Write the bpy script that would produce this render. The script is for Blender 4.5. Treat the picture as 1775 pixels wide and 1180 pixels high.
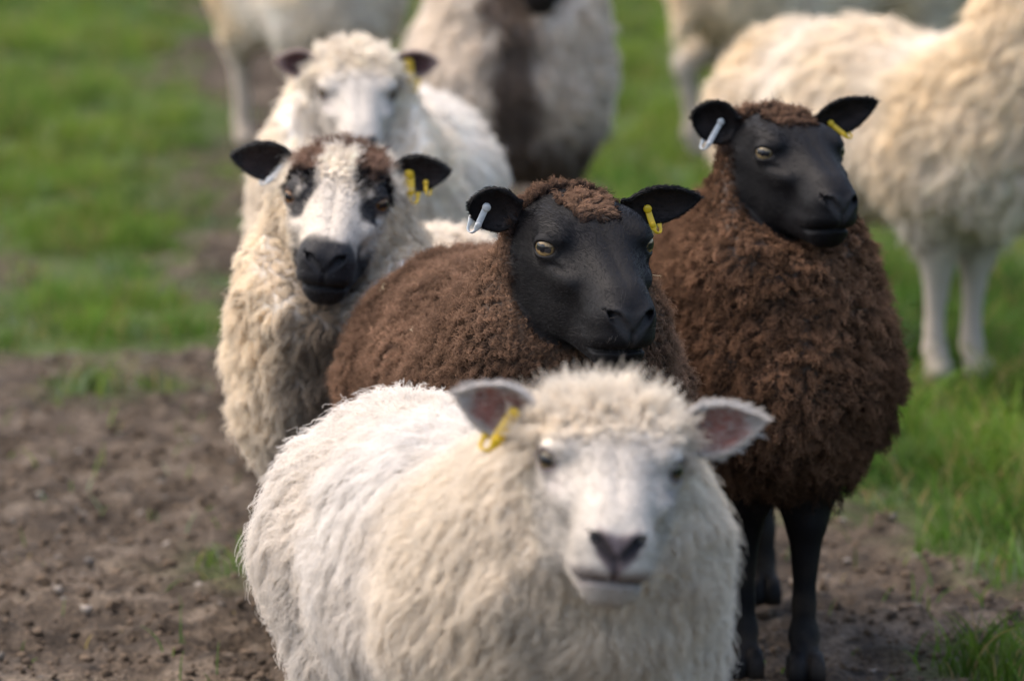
import bpy, math, time
import numpy as np
from mathutils import Vector, Matrix

T0 = time.time()
for o in list(bpy.data.objects):
    bpy.data.objects.remove(o)
scene = bpy.context.scene
COL = scene.collection

# ------------------------------------------------------------------ camera
CAM = np.array([0.0, 0.0, 1.7])
cam_data = bpy.data.cameras.new('camera')
cam_data.sensor_width = 36.0
cam_data.lens = 193.0
cam_data.clip_start = 0.1
cam_data.clip_end = 3000.0
cam_data.dof.use_dof = True
cam_data.dof.focus_distance = 7.25
cam_data.dof.aperture_fstop = 4.4
cam = bpy.data.objects.new('camera', cam_data)
cam.location = CAM
cam.rotation_euler = (math.radians(90 - 8.5), 0, 0)
COL.objects.link(cam)
scene.camera = cam

# ------------------------------------------------------------------ light
SUN_ELEV, SUN_AZ = 60.0, -80.0       # azimuth: 0 = behind the subject (+Y), negative = to the left
world = bpy.data.worlds.new('World')
scene.world = world
world.use_nodes = True
wn = world.node_tree
bg = wn.nodes['Background']
sky = wn.nodes.new('ShaderNodeTexSky')
sky.sky_type = 'NISHITA'
sky.sun_disc = False
sky.sun_elevation = math.radians(SUN_ELEV)
sky.sun_rotation = math.radians(SUN_AZ)
sky.air_density = 1.0
sky.dust_density = 5.0
sky.ozone_density = 0.6
wn.links.new(sky.outputs[0], bg.inputs[0])
bg.inputs[1].default_value = 0.15
sun_data = bpy.data.lights.new('sun', 'SUN')
sun_data.energy = 0.55
sun_data.angle = math.radians(80)
sun_data.color = (1.0, 0.87, 0.70)
sun = bpy.data.objects.new('sun', sun_data)
_e, _a = math.radians(SUN_ELEV), math.radians(SUN_AZ)
sun_dir = Vector((math.sin(_a) * math.cos(_e), math.cos(_a) * math.cos(_e), math.sin(_e)))
sun.rotation_euler = sun_dir.to_track_quat('Z', 'Y').to_euler()
sun.location = (-3, 6, 6)
COL.objects.link(sun)
scene.view_settings.view_transform = 'Standard'
scene.view_settings.look = 'None'
scene.view_settings.gamma = 1.0
scene.view_settings.use_curve_mapping = False
scene.view_settings.exposure = 1.45
scene.render.engine = 'CYCLES'
scene.cycles.use_denoising = True
scene.cycles.max_bounces = 8
scene.cycles.diffuse_bounces = 6
scene.cycles.transmission_bounces = 4
scene.cycles_curves.shape = 'RIBBONS'
scene.cycles_curves.subdivisions = 2

# ------------------------------------------------------------------ small maths
f32 = np.float32


def V3(*a):
    return np.array(a, float)


def nrm(v):
    v = np.asarray(v, float)
    return v / (np.linalg.norm(v, axis=-1, keepdims=True) + 1e-12)


def sstep(a, b, x):
    t = np.clip((x - a) / (b - a), 0, 1)
    return t * t * (3 - 2 * t)


def hash3(ix, iy, iz, seed=0):
    """integer lattice -> uniform float 0..1"""
    h = (ix.astype(np.int64) * 374761393 + iy.astype(np.int64) * 668265263 + iz.astype(np.int64) * 2147483647 + seed * 974711) & 0xFFFFFFFF
    h = ((h ^ (h >> 13)) * 1274126177) & 0xFFFFFFFF
    h = ((h ^ (h >> 16)) * 2246822519) & 0xFFFFFFFF
    h = h ^ (h >> 15)
    return (h & 0xFFFFFF).astype(np.float64) / 16777216.0


def vnoise(P, freq, seed=0):
    """value noise -1..1"""
    Q = P * freq
    I = np.floor(Q).astype(np.int64)
    f = Q - I
    f = f * f * (3 - 2 * f)
    r = 0
    for dx in (0, 1):
        for dy in (0, 1):
            for dz in (0, 1):
                w = (f[:, 0] if dx else 1 - f[:, 0]) * (f[:, 1] if dy else 1 - f[:, 1]) * (f[:, 2] if dz else 1 - f[:, 2])
                r = r + w * hash3(I[:, 0] + dx, I[:, 1] + dy, I[:, 2] + dz, seed)
    return r * 2 - 1


def fbm(P, freq, seed=0, octaves=3):
    r, a = 0, 1.0
    for k in range(octaves):
        r = r + a * vnoise(P, freq * 2.03 ** k, seed + k * 17)
        a *= 0.5
    return r


def worley(P, cell, seed=0):
    """nearest feature point of a jittered lattice: its position, distance and a random id value"""
    Q = P / cell
    I = np.floor(Q).astype(np.int64)
    best = np.full(len(P), 1e9)
    bp = np.zeros_like(P)
    br = np.zeros(len(P))
    for dx in (-1, 0, 1):
        for dy in (-1, 0, 1):
            for dz in (-1, 0, 1):
                J = I + np.array([dx, dy, dz])
                fx = np.stack([J[:, k] + hash3(J[:, 0], J[:, 1], J[:, 2], seed + k) for k in range(3)], 1)
                d = ((fx - Q) ** 2).sum(1)
                m = d < best
                best[m] = d[m]
                bp[m] = fx[m]
                br[m] = hash3(J[m, 0], J[m, 1], J[m, 2], seed + 9)
    return bp * cell, np.sqrt(best) * cell, br


# ------------------------------------------------------------------ signed distances
def ell(P, c, r):
    q = (P - np.asarray(c, P.dtype)) / np.asarray(r, P.dtype)
    k0 = np.sqrt(np.einsum('ij,ij->i', q, q))
    q /= np.asarray(r, P.dtype)
    k1 = np.sqrt(np.einsum('ij,ij->i', q, q)) + f32(1e-9)
    return k0 * (k0 - 1) / k1


def cone(P, a, b, ra, rb):
    a = np.asarray(a, P.dtype)
    b = np.asarray(b, P.dtype)
    ba = b - a
    q = P - a
    h = np.clip(q @ (ba / (ba @ ba)), 0, 1)
    q -= h[:, None] * ba
    return np.sqrt(np.einsum('ij,ij->i', q, q)) - (f32(ra) + f32(rb - ra) * h)


def smin(a, b, k):
    h = np.maximum(k - np.abs(a - b), 0) / k
    return np.minimum(a, b) - h * h * k * 0.25


def smax(a, b, k):
    return -smin(-a, -b, k)


# ------------------------------------------------------------------ isosurface (surface nets on a stretched grid, near-surface blocks only)
def axis_coords(lo, hi, flo, fhi, coarse, fine):
    flo, fhi = max(lo, flo), min(hi, fhi)
    a = np.arange(lo, flo, coarse) if flo > lo else np.array([])
    b = np.arange(flo, fhi, fine)
    c = np.arange(fhi, hi + coarse, coarse)
    x = np.unique(np.concatenate([a, b, c]).round(6))
    keep = np.concatenate([[True], np.diff(x) > fine * 0.4])
    x = x[keep]
    pad = (-len(x)) % 8
    if pad:
        x = np.concatenate([x, x[-1] + coarse * np.arange(1, pad + 1)])
    return x.astype(f32)


def isosurface(f, xs, ys, zs, polish=1):
    B = 8
    nx, ny, nz = len(xs), len(ys), len(zs)
    G = np.empty((nx, ny, nz), f32)

    def mid(a):
        a = a.reshape(-1, B)
        return a.mean(1), (a[:, -1] - a[:, 0]) * 0.5
    mx, hx = mid(xs)
    my, hy = mid(ys)
    mz, hz = mid(zs)
    bx, by, bz = np.meshgrid(np.arange(len(mx)), np.arange(len(my)), np.arange(len(mz)), indexing='ij')
    bc = np.stack([mx[bx], my[by], mz[bz]], -1).reshape(-1, 3)
    bh = np.sqrt(hx[bx] ** 2 + hy[by] ** 2 + hz[bz] ** 2).ravel()
    d = f(bc)
    Gb = np.repeat(np.repeat(np.repeat(d.reshape(bx.shape), B, 0), B, 1), B, 2)
    G[:] = Gb
    act = np.nonzero(np.abs(d) < bh * 1.12 + 0.014)[0]
    ii = np.arange(B)
    for s in range(0, len(act), 400):
        a = act[s:s + 400]
        ax_, ay_, az_ = bx.ravel()[a], by.ravel()[a], bz.ravel()[a]
        IX = (ax_[:, None] * B + ii)[:, :, None, None]
        IY = (ay_[:, None] * B + ii)[:, None, :, None]
        IZ = (az_[:, None] * B + ii)[:, None, None, :]
        IX, IY, IZ = np.broadcast_arrays(IX, IY, IZ)
        P = np.stack([xs[IX.ravel()], ys[IY.ravel()], zs[IZ.ravel()]], 1)
        G[IX.ravel(), IY.ravel(), IZ.ravel()] = f(P)
    S = G < 0
    n = S[:-1, :-1, :-1].astype(np.int8)
    cnt = np.zeros_like(n)
    for dx in (0, 1):
        for dy in (0, 1):
            for dz in (0, 1):
                cnt += S[dx:nx - 1 + dx, dy:ny - 1 + dy, dz:nz - 1 + dz]
    ci = np.nonzero((cnt > 0) & (cnt < 8))
    cx, cy, cz = ci
    vid = np.full((nx - 1, ny - 1, nz - 1), -1, np.int32)
    vid[ci] = np.arange(len(cx))
    acc = np.zeros((len(cx), 3))
    num = np.zeros(len(cx))
    corners = [(dx, dy, dz) for dx in (0, 1) for dy in (0, 1) for dz in (0, 1)]
    for a in corners:
        for k in range(3):
            if a[k]:
                continue
            b = list(a)
            b[k] = 1
            va = G[cx + a[0], cy + a[1], cz + a[2]]
            vb = G[cx + b[0], cy + b[1], cz + b[2]]
            m = (va < 0) != (vb < 0)
            t = np.where(m, va / np.where(m, va - vb, 1), 0)
            pa = np.stack([xs[cx + a[0]], ys[cy + a[1]], zs[cz + a[2]]], 1)
            pb = np.stack([xs[cx + b[0]], ys[cy + b[1]], zs[cz + b[2]]], 1)
            acc += np.where(m[:, None], pa + (pb - pa) * t[:, None], 0)
            num += m
    Vt = acc / num[:, None]
    quads = []
    for k in range(3):
        sl0 = [slice(1, -1)] * 3
        sl1 = [slice(1, -1)] * 3
        sl0[k] = slice(0, -1)
        sl1[k] = slice(1, None)
        A = S[tuple(sl0)]
        Bq = S[tuple(sl1)]
        e = np.nonzero(A != Bq)
        off = [1, 1, 1]
        off[k] = 0
        ex, ey, ez = e[0] + off[0], e[1] + off[1], e[2] + off[2]
        u, w = [(1, 2), (2, 0), (0, 1)][k]
        idx = []
        for du, dw in ((-1, -1), (0, -1), (0, 0), (-1, 0)):
            c = [ex.copy(), ey.copy(), ez.copy()]
            c[u] = c[u] + du
            c[w] = c[w] + dw
            idx.append(vid[c[0], c[1], c[2]])
        q = np.stack(idx, 1)
        inside = A[e]
        q = np.where(inside[:, None], q, q[:, ::-1])
        quads.append(q)
    Q = np.concatenate(quads)
    Q = Q[(Q >= 0).all(1)]
    # pull the vertices onto the true surface
    for it in range(polish):
        P = Vt.astype(f32)
        h = f32(0.0012)
        d0 = f(P)
        g = np.stack([f(P + np.eye(3, dtype=f32)[k] * h) - d0 for k in range(3)], 1) / h
        g2 = np.maximum((g * g).sum(1), 0.2)
        Vt = Vt - np.clip(d0 / g2, -0.004, 0.004)[:, None] * g
    return Vt, Q


def vert_normals(V, Q):
    fn = np.cross(V[Q[:, 2]] - V[Q[:, 0]], V[Q[:, 3]] - V[Q[:, 1]])
    N = np.zeros_like(V)
    for k in range(4):
        for c in range(3):
            N[:, c] += np.bincount(Q[:, k], fn[:, c], len(V))
    return nrm(N)


# ------------------------------------------------------------------ objects
def link(o, parent=None):
    COL.objects.link(o)
    if parent is not None:
        o.parent = parent
    return o


def mesh_obj(name, V, F, mat, parent=None, col=None, smooth=True):
    me = bpy.data.meshes.new(name)
    V = np.asarray(V, float)
    if isinstance(F, np.ndarray):
        nf, k = F.shape
        me.vertices.add(len(V))
        me.vertices.foreach_set('co', V.astype(f32).ravel())
        me.loops.add(nf * k)
        me.loops.foreach_set('vertex_index', F.astype(np.int32).ravel())
        me.polygons.add(nf)
        me.polygons.foreach_set('loop_start', np.arange(0, nf * k, k, dtype=np.int32))
        me.polygons.foreach_set('loop_total', np.full(nf, k, np.int32))
        me.update(calc_edges=True)
    else:
        me.from_pydata(V.tolist(), [], F)
        me.update()
    if smooth:
        me.polygons.foreach_set('use_smooth', np.ones(len(me.polygons), bool))
    if col is not None:
        a = me.color_attributes.new('col', 'FLOAT_COLOR', 'POINT')
        c4 = np.ones((len(V), 4), f32)
        c4[:, :3] = col
        a.data.foreach_set('color', c4.ravel())
    me.materials.append(mat)
    return link(bpy.data.objects.new(name, me), parent)


def curves_obj(name, P, R, col, mat, parent=None):
    """P (n,K,3) strand points, R (n,K) radii, col (n,3)"""
    n, K = P.shape[:2]
    cu = bpy.data.hair_curves.new(name)
    cu.add_curves([K] * n)
    cu.attributes['position'].data.foreach_set('vector', P.astype(f32).ravel())
    ra = cu.attributes.get('radius') or cu.attributes.new('radius', 'FLOAT', 'POINT')
    ra.data.foreach_set('value', R.astype(f32).ravel())
    ca = cu.attributes.new('col', 'FLOAT_COLOR', 'CURVE')
    c4 = np.ones((n, 4), f32)
    c4[:, :3] = col
    ca.data.foreach_set('color', c4.ravel())
    cu.materials.append(mat)
    return link(bpy.data.objects.new(name, cu), parent)


# ------------------------------------------------------------------ materials
def new_mat(name):
    m = bpy.data.materials.new(name)
    m.use_nodes = True
    nt = m.node_tree
    nt.nodes.clear()
    out = nt.nodes.new('ShaderNodeOutputMaterial')
    return m, nt, out


def attr_node(nt, name='col'):
    a = nt.nodes.new('ShaderNodeAttribute')
    a.attribute_name = name
    return a


def strand_mat(name, tip=(1, 1, 1), transl=0.35, gloss=0.0, rough=0.45):
    """fibre: own colour at the root, bleached by `tip` towards the tip"""
    m, nt, out = new_mat(name)
    a = attr_node(nt)
    hi = nt.nodes.new('ShaderNodeHairInfo')
    mul = nt.nodes.new('ShaderNodeMix')
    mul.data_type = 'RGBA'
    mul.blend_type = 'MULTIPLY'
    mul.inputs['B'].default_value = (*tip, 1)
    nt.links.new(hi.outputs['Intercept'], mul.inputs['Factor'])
    nt.links.new(a.outputs['Color'], mul.inputs['A'])
    d = nt.nodes.new('ShaderNodeBsdfDiffuse')
    t = nt.nodes.new('ShaderNodeBsdfTranslucent')
    mx = nt.nodes.new('ShaderNodeMixShader')
    mx.inputs[0].default_value = transl
    nt.links.new(mul.outputs['Result'], d.inputs['Color'])
    nt.links.new(mul.outputs['Result'], t.inputs['Color'])
    nt.links.new(d.outputs[0], mx.inputs[1])
    nt.links.new(t.outputs[0], mx.inputs[2])
    last = mx
    if gloss > 0:
        g = nt.nodes.new('ShaderNodeBsdfGlossy')
        g.inputs['Roughness'].default_value = rough
        m2 = nt.nodes.new('ShaderNodeMixShader')
        m2.inputs[0].default_value = gloss
        nt.links.new(mx.outputs[0], m2.inputs[1])
        nt.links.new(g.outputs[0], m2.inputs[2])
        last = m2
    nt.links.new(last.outputs[0], out.inputs[0])
    return m


def skin_mat(name, rough=0.7, bump=0.3, scale=260.0, spec=0.3):
    m, nt, out = new_mat(name)
    a = attr_node(nt)
    p = nt.nodes.new('ShaderNodeBsdfPrincipled')
    p.inputs['Roughness'].default_value = rough
    p.inputs['Specular IOR Level'].default_value = spec
    nz = nt.nodes.new('ShaderNodeTexNoise')
    nz.inputs['Scale'].default_value = scale
    nz.inputs['Detail'].default_value = 3
    tc = nt.nodes.new('ShaderNodeTexCoord')
    nt.links.new(tc.outputs['Object'], nz.inputs['Vector'])
    b = nt.nodes.new('ShaderNodeBump')
    b.inputs['Strength'].default_value = bump
    b.inputs['Distance'].default_value = 0.002
    nt.links.new(nz.outputs['Fac'], b.inputs['Height'])
    nt.links.new(b.outputs[0], p.inputs['Normal'])
    mr = nt.nodes.new('ShaderNodeMapRange')
    mr.inputs['To Min'].default_value = 0.8
    mr.inputs['To Max'].default_value = 1.2
    nt.links.new(nz.outputs['Fac'], mr.inputs['Value'])
    mul = nt.nodes.new('ShaderNodeMix')
    mul.data_type = 'RGBA'
    mul.blend_type = 'MULTIPLY'
    mul.inputs['Factor'].default_value = 1
    nt.links.new(a.outputs['Color'], mul.inputs['A'])
    nt.links.new(mr.outputs[0], mul.inputs['B'])
    nt.links.new(mul.outputs['Result'], p.inputs['Base Color'])
    nt.links.new(p.outputs[0], out.inputs[0])
    return m


def plain_mat(name, color, rough=0.4, metal=0.0, spec=0.5, use_col=False):
    m, nt, out = new_mat(name)
    p = nt.nodes.new('ShaderNodeBsdfPrincipled')
    p.inputs['Roughness'].default_value = rough
    p.inputs['Metallic'].default_value = metal
    p.inputs['Specular IOR Level'].default_value = spec
    if use_col:
        nt.links.new(attr_node(nt).outputs['Color'], p.inputs['Base Color'])
    else:
        nz = nt.nodes.new('ShaderNodeTexNoise')
        nz.inputs['Scale'].default_value = 180
        ramp = nt.nodes.new('ShaderNodeMix')
        ramp.data_type = 'RGBA'
        ramp.inputs['A'].default_value = (*[c * 0.75 for c in color], 1)
        ramp.inputs['B'].default_value = (*[min(1, c * 1.15) for c in color], 1)
        tc = nt.nodes.new('ShaderNodeTexCoord')
        nt.links.new(tc.outputs['Object'], nz.inputs['Vector'])
        nt.links.new(nz.outputs['Fac'], ramp.inputs['Factor'])
        nt.links.new(ramp.outputs['Result'], p.inputs['Base Color'])
    nt.links.new(p.outputs[0], out.inputs[0])
    return m


M_BODY = skin_mat('hide', rough=0.6, spec=0.16)
M_WHITE = strand_mat('white_wool', tip=(1, 1, 1), transl=0.45)
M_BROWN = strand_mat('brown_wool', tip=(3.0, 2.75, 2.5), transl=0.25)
M_SHORT = strand_mat('short_hair', tip=(1, 1, 1), transl=0.15, gloss=0.10, rough=0.42)
M_BLACKHAIR = strand_mat('black_hair', tip=(1.1, 1.1, 1.15), transl=0.1, gloss=0.024, rough=0.34)
M_EYE = plain_mat('eyeball', (0, 0, 0), rough=0.05, spec=0.45, use_col=True)
M_YELLOW = plain_mat('yellow_tag_plastic', (0.72, 0.47, 0.015), rough=0.38)
M_GREY = plain_mat('grey_tag_plastic', (0.52, 0.54, 0.54), rough=0.32)
M_GRASS = strand_mat('grass_blade', tip=(1.25, 1.2, 0.95), transl=0.4, gloss=0.015, rough=0.35)

rng = np.random.default_rng(7)

# ------------------------------------------------------------------ ground
#   the worn track: mud everywhere near the flock, narrowing to a path that bends off to the upper left
_trk_y = np.array([0.0, 8.0, 8.7, 9.3, 9.8, 11.0, 12.5, 14.0, 16.0, 19.5, 26.0, 60.0])
_trk_r = np.array([1.6, 1.0, 0.80, 0.59, 0.49, 0.44, 0.36, 0.20, -0.10, -0.62, -1.6, -7.0])
_trk_l = np.array([-9.0, -9.0, -9.0, -8.0, -7.0, -2.6, -0.66, -0.80, -1.00, -1.28, -2.3, -8.0])


def grassiness(x, y):
    """>0 grass, <0 mud (metres from the edge of the track, roughly)"""
    P = np.stack([x, y, np.zeros_like(x)], 1)
    w = 0.16 * fbm(P, 2.2, 5) + 0.09 * fbm(P, 9, 6)
    r = np.interp(y, _trk_y, _trk_r)
    l = np.interp(y, _trk_y, _trk_l)
    g = np.maximum(x - r, l - x) + w
    far_l = np.minimum((y - 11.22) + 0.16 * fbm(P, 3.1, 8), -0.58 - 0.06 * (y - 11.2) - x + w)
    g = np.maximum(g, far_l)
    for (cx, cy, cr) in ((-0.83, 10.86, 0.09), (-0.72, 10.92, 0.06), (-0.50, 8.93, 0.045), (0.73, 8.10, 0.07), (0.82, 8.12, 0.09)):
        g = np.maximum(g, cr - np.hypot(x - cx, (y - cy) * 0.6) + 0.4 * w)
    # a bare scrape inside the left-hand grass
    g = np.minimum(g, np.hypot((x + 1.22), (y - 12.6) * 0.35) - 0.07 + w * 0.4)
    return g


def ground_h(x, y):
    P = np.stack([x, y, np.zeros_like(x)], 1)
    h = 0.012 * fbm(P, 3.0, 21) + 0.010 * fbm(P, 11.0, 22)
    near = sstep(30, 22, y) * sstep(6, 4, np.abs(x))
    mud = sstep(0.1, -0.1, grassiness(x, y))
    c = fbm(P, 34.0, 23, 3)
    k = np.nonzero(near * mud > .02)[0]
    if len(k):
        fp, fd, fr = worley(P[k] * V3(1, 1, 0) + V3(0, 0, .013), .13, 77)
        dz = np.hypot(P[k, 0] - fp[:, 0], P[k, 1] - fp[:, 1])
        dent = np.zeros(len(x))
        dent[k] = (fr > .35) * (-.016 * np.exp(-(dz / .028) ** 4) + .006 * np.exp(-((dz - .040) / .012) ** 2))
        h += near * mud * dent
    h += near * mud * (0.010 * np.abs(c) + 0.007 * fbm(P, 60.0, 24, 2))
    return h - 0.022


def axis_stretch(lo, hi, flo, fhi, fine):
    mid = np.arange(flo, fhi + fine * 0.5, fine)
    out = [mid]
    g = []
    s, x = fine * 1.4, mid[-1]
    while x < hi:
        x += s
        s *= 1.35
        g.append(x)
    out.append(np.array(g))
    g = []
    s, x = fine * 1.4, mid[0]
    while x > lo:
        x -= s
        s *= 1.35
        g.append(x)
    out.insert(0, np.array(g[::-1]))
    return np.concatenate(out)


def build_ground():
    xs = axis_stretch(-1500, 1500, -1.8, 1.8, 0.018)
    ys = axis_stretch(-600, 2500, 6.2, 20.5, 0.026)
    X, Y = np.meshgrid(xs, ys, indexing='xy')
    x, y = X.ravel(), Y.ravel()
    z = ground_h(x, y)
    V = np.stack([x, y, z], 1)
    nx, ny = len(xs), len(ys)
    i = (np.arange(ny - 1)[:, None] * nx + np.arange(nx - 1)[None]).ravel()
    F = np.stack([i, i + 1, i + nx + 1, i + nx], 1)
    g = sstep(-0.12, 0.12, grassiness(x, y))
    P = np.stack([x, y, x * 0], 1)
    mud = V3(0.058, 0.044, 0.032)[None] * (1 + 0.35 * fbm(P, 5, 31)[:, None] + 0.5 * fbm(P, 24, 32, 2)[:, None])
    pale = sstep(0.25, 0.8, fbm(P, 16, 33))[:, None]
    mud = mud * (1 - pale) + V3(0.120, 0.095, 0.072) * pale
    turf = V3(0.040, 0.058, 0.014)[None] * (1 + 0.4 * fbm(P, 4, 34)[:, None])
    col = np.clip(mud * (1 - g[:, None]) + turf * g[:, None], 0.008, 1)
    m, nt, out = new_mat('trodden_earth')
    a = attr_node(nt)
    p = nt.nodes.new('ShaderNodeBsdfPrincipled')
    nz = nt.nodes.new('ShaderNodeTexNoise')
    nz.inputs['Scale'].default_value = 120
    nz.inputs['Detail'].default_value = 6
    tc = nt.nodes.new('ShaderNodeTexCoord')
    nt.links.new(tc.outputs['Object'], nz.inputs['Vector'])
    b = nt.nodes.new('ShaderNodeBump')
    b.inputs['Strength'].default_value = 1.0
    b.inputs['Distance'].default_value = 0.012
    nt.links.new(nz.outputs['Fac'], b.inputs['Height'])
    nt.links.new(b.outputs[0], p.inputs['Normal'])
    mr = nt.nodes.new('ShaderNodeMapRange')
    mr.inputs['From Min'].default_value = 0.3
    mr.inputs['From Max'].default_value = 0.7
    mr.inputs['To Min'].default_value = 0.4
    mr.inputs['To Max'].default_value = 1.7
    nt.links.new(nz.outputs['Fac'], mr.inputs['Value'])
    mul = nt.nodes.new('ShaderNodeMix')
    mul.data_type = 'RGBA'
    mul.blend_type = 'MULTIPLY'
    mul.inputs['Factor'].default_value = 1
    nt.links.new(a.outputs['Color'], mul.inputs['A'])
    nt.links.new(mr.outputs[0], mul.inputs['B'])
    nt.links.new(mul.outputs['Result'], p.inputs['Base Color'])
    p.inputs['Roughness'].default_value = 0.85
    p.inputs['Specular IOR Level'].default_value = 0.12
    nt.links.new(p.outputs[0], out.inputs[0])
    o = mesh_obj('ground', V, F, m, col=col)
    o['kind'] = 'structure'
    o['label'] = 'trodden brown muddy track through short green pasture'
    o['category'] = 'ground'


def build_clods():
    n = 60000
    y = 6.2 + (rng.random(n) ** 1.3) * 12
    x = (rng.random(n) - 0.5) * 2 * (0.35 + y * 0.115)
    k = grassiness(x, y) < 0.02
    x, y = x[k], y[k]
    n = len(x)
    r = 0.0022 + 0.0085 * rng.random(n) ** 4
    t = (1 + 5 ** 0.5) / 2
    ico = nrm(np.array([(-1, t, 0), (1, t, 0), (-1, -t, 0), (1, -t, 0), (0, -1, t), (0, 1, t), (0, -1, -t), (0, 1, -t), (t, 0, -1), (t, 0, 1), (-t, 0, -1), (-t, 0, 1)], float))
    fc = np.array([(0, 11, 5), (0, 5, 1), (0, 1, 7), (0, 7, 10), (0, 10, 11), (1, 5, 9), (5, 11, 4), (11, 10, 2), (10, 7, 6), (7, 1, 8), (3, 9, 4), (3, 4, 2), (3, 2, 6), (3, 6, 8), (3, 8, 9), (4, 9, 5), (2, 4, 11), (6, 2, 10), (8, 6, 7), (9, 8, 1)])
    off = ico[None] * (r[:, None, None] * (0.45 + 1.0 * rng.random((n, 12, 1)))) * (np.array([1, 1, 0.7]) * (0.7 + 0.6 * rng.random((n, 1, 3))))
    V = off + np.stack([x, y, ground_h(x, y) + r * 0.25], 1)[:, None]
    F = fc[None] + (np.arange(n) * 12)[:, None, None]
    base = np.where(rng.random((n, 1)) < 0.05, V3(0.17, 0.15, 0.13)[None], V3(0.085, 0.062, 0.043)[None]) * (0.6 + 0.8 * rng.random((n, 1)))
    o = mesh_obj('mud_clods', V.reshape(-1, 3), F.reshape(-1, 3), skin_mat('clod', rough=0.85, bump=0.5, scale=200, spec=0.12), col=np.repeat(base, 12, 0))
    o['kind'] = 'stuff'
    o['label'] = 'loose brown mud clods and grit on the track'
    o['category'] = 'mud'


def build_grass():
    n = 330000
    y = 6.0 + rng.random(n) ** 1.0 * 17
    x = (rng.random(n) - 0.5) * 2 * (0.55 + y * 0.115)
    # sparser, broader blades over the pasture to either side and beyond
    n2 = 170000
    y2 = 6.0 + rng.random(n2) * 26
    x2 = (rng.random(n2) - 0.5) * 13
    k2 = (np.abs(x2) > 0.55 + y2 * 0.115) | (y2 > 23)
    wide = np.concatenate([np.ones(n), np.full(k2.sum(), 1.9)])
    x, y = np.concatenate([x, x2[k2]]), np.concatenate([y, y2[k2]])
    n = len(x)
    P = np.stack([x, y, x * 0], 1)
    g = grassiness(x, y)
    tuft = fbm(P, 7, 51)
    keep = rng.random(n) < sstep(-0.04, 0.10, g) * np.clip(0.55 + 0.8 * tuft, 0.06, 1) + 0.008 * (g < 0)
    x, y, P, g, tuft, wide = x[keep], y[keep], P[keep], g[keep], tuft[keep], wide[keep]
    n = len(x)
    K = 5
    t = np.linspace(0, 1, K)
    L = (0.030 + 0.050 * rng.random(n)) * (1 + 0.75 * tuft) * (0.6 + 0.4 * sstep(-0.05, 0.15, g))
    L *= np.where((x > 0.4) & (y < 12.5), 1.45, 1.0)
    ang = rng.random(n) * 2 * np.pi
    lean = np.stack([np.cos(ang), np.sin(ang), ang * 0], 1) * (0.25 + 0.75 * rng.random((n, 1)))
    root = np.stack([x, y, ground_h(x, y) - 0.002], 1)
    Z = V3(0, 0, 1)
    Pt = root[:, None] + L[:, None, None] * (Z * (t - 0.28 * t * t)[None, :, None] + lean[:, None] * (0.25 * t + 0.55 * t * t)[None, :, None])
    R = ((0.0011 + 0.0009 * rng.random(n)) * wide)[:, None] * (1 - 0.85 * t ** 1.5)[None]
    c0, c1, c2 = V3(0.072, 0.150, 0.020), V3(0.130, 0.195, 0.024), V3(0.034, 0.085, 0.020)
    v = 0.6 * fbm(P, 1.6, 52) + 0.8 * fbm(P, 6.0, 55, 2)
    far = sstep(11, 18, y) * 0.6
    a = np.clip(0.35 + 0.5 * v + far + 0.25 * rng.standard_normal(n), 0, 1)[:, None]
    b = np.clip(0.3 - 0.6 * v + 0.25 * rng.standard_normal(n), 0, 1)[:, None] * 0.6
    col = (c0 * (1 - a) + c1 * a) * (1 - b) + c2 * b
    cp, cd, cr = worley(P, .11, 91)
    col = col * (.55 + .9 * cr)[:, None]
    dew = (cr > .90) & (rng.random(n) < .6)
    col[dew] = V3(.16, .22, .13)
    L_ = hash3(np.floor(cr * 1e6).astype(np.int64), np.zeros(n, np.int64), np.zeros(n, np.int64), 5)
    Pt = root[:, None] + (Pt - root[:, None]) * (.65 + .7 * L_)[:, None, None]
    dry = rng.random(n) < 0.09
    col[dry] = V3(0.24, 0.19, 0.085)
    o = curves_obj('grass', Pt, R, col * (0.75 + 0.5 * rng.random((n, 1))), M_GRASS)
    o['kind'] = 'stuff'
    o['label'] = 'short green pasture grass growing beside the muddy track'
    o['category'] = 'grass'


build_ground()
build_clods()
build_grass()
print('ground', round(time.time() - T0, 1))


# ------------------------------------------------------------------ sheep
def head_rot(yaw, pit, roll):
    yaw, pit, roll = (math.radians(a) for a in (yaw, pit, roll))
    h = V3(math.sin(yaw), -math.cos(yaw), 0)
    X = math.cos(pit) * h + V3(0, 0, -math.sin(pit))
    Y = V3(math.cos(yaw), math.sin(yaw), 0)
    Z = np.cross(X, Y)
    c, s = math.cos(roll), math.sin(roll)
    return np.stack([X, c * Y + s * Z, -s * Y + c * Z], 1)      # columns: nose, left, crown


EYE_C = V3(0.036, 0.0535, -0.003)
EYE_DIR = nrm(V3(0.58, 0.80, 0.12))
EYE_T = nrm(np.cross(V3(0, 0, 1), EYE_DIR))      # along the lids
EYE_U = np.cross(EYE_DIR, EYE_T)
EYE_R = 0.0170


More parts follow.
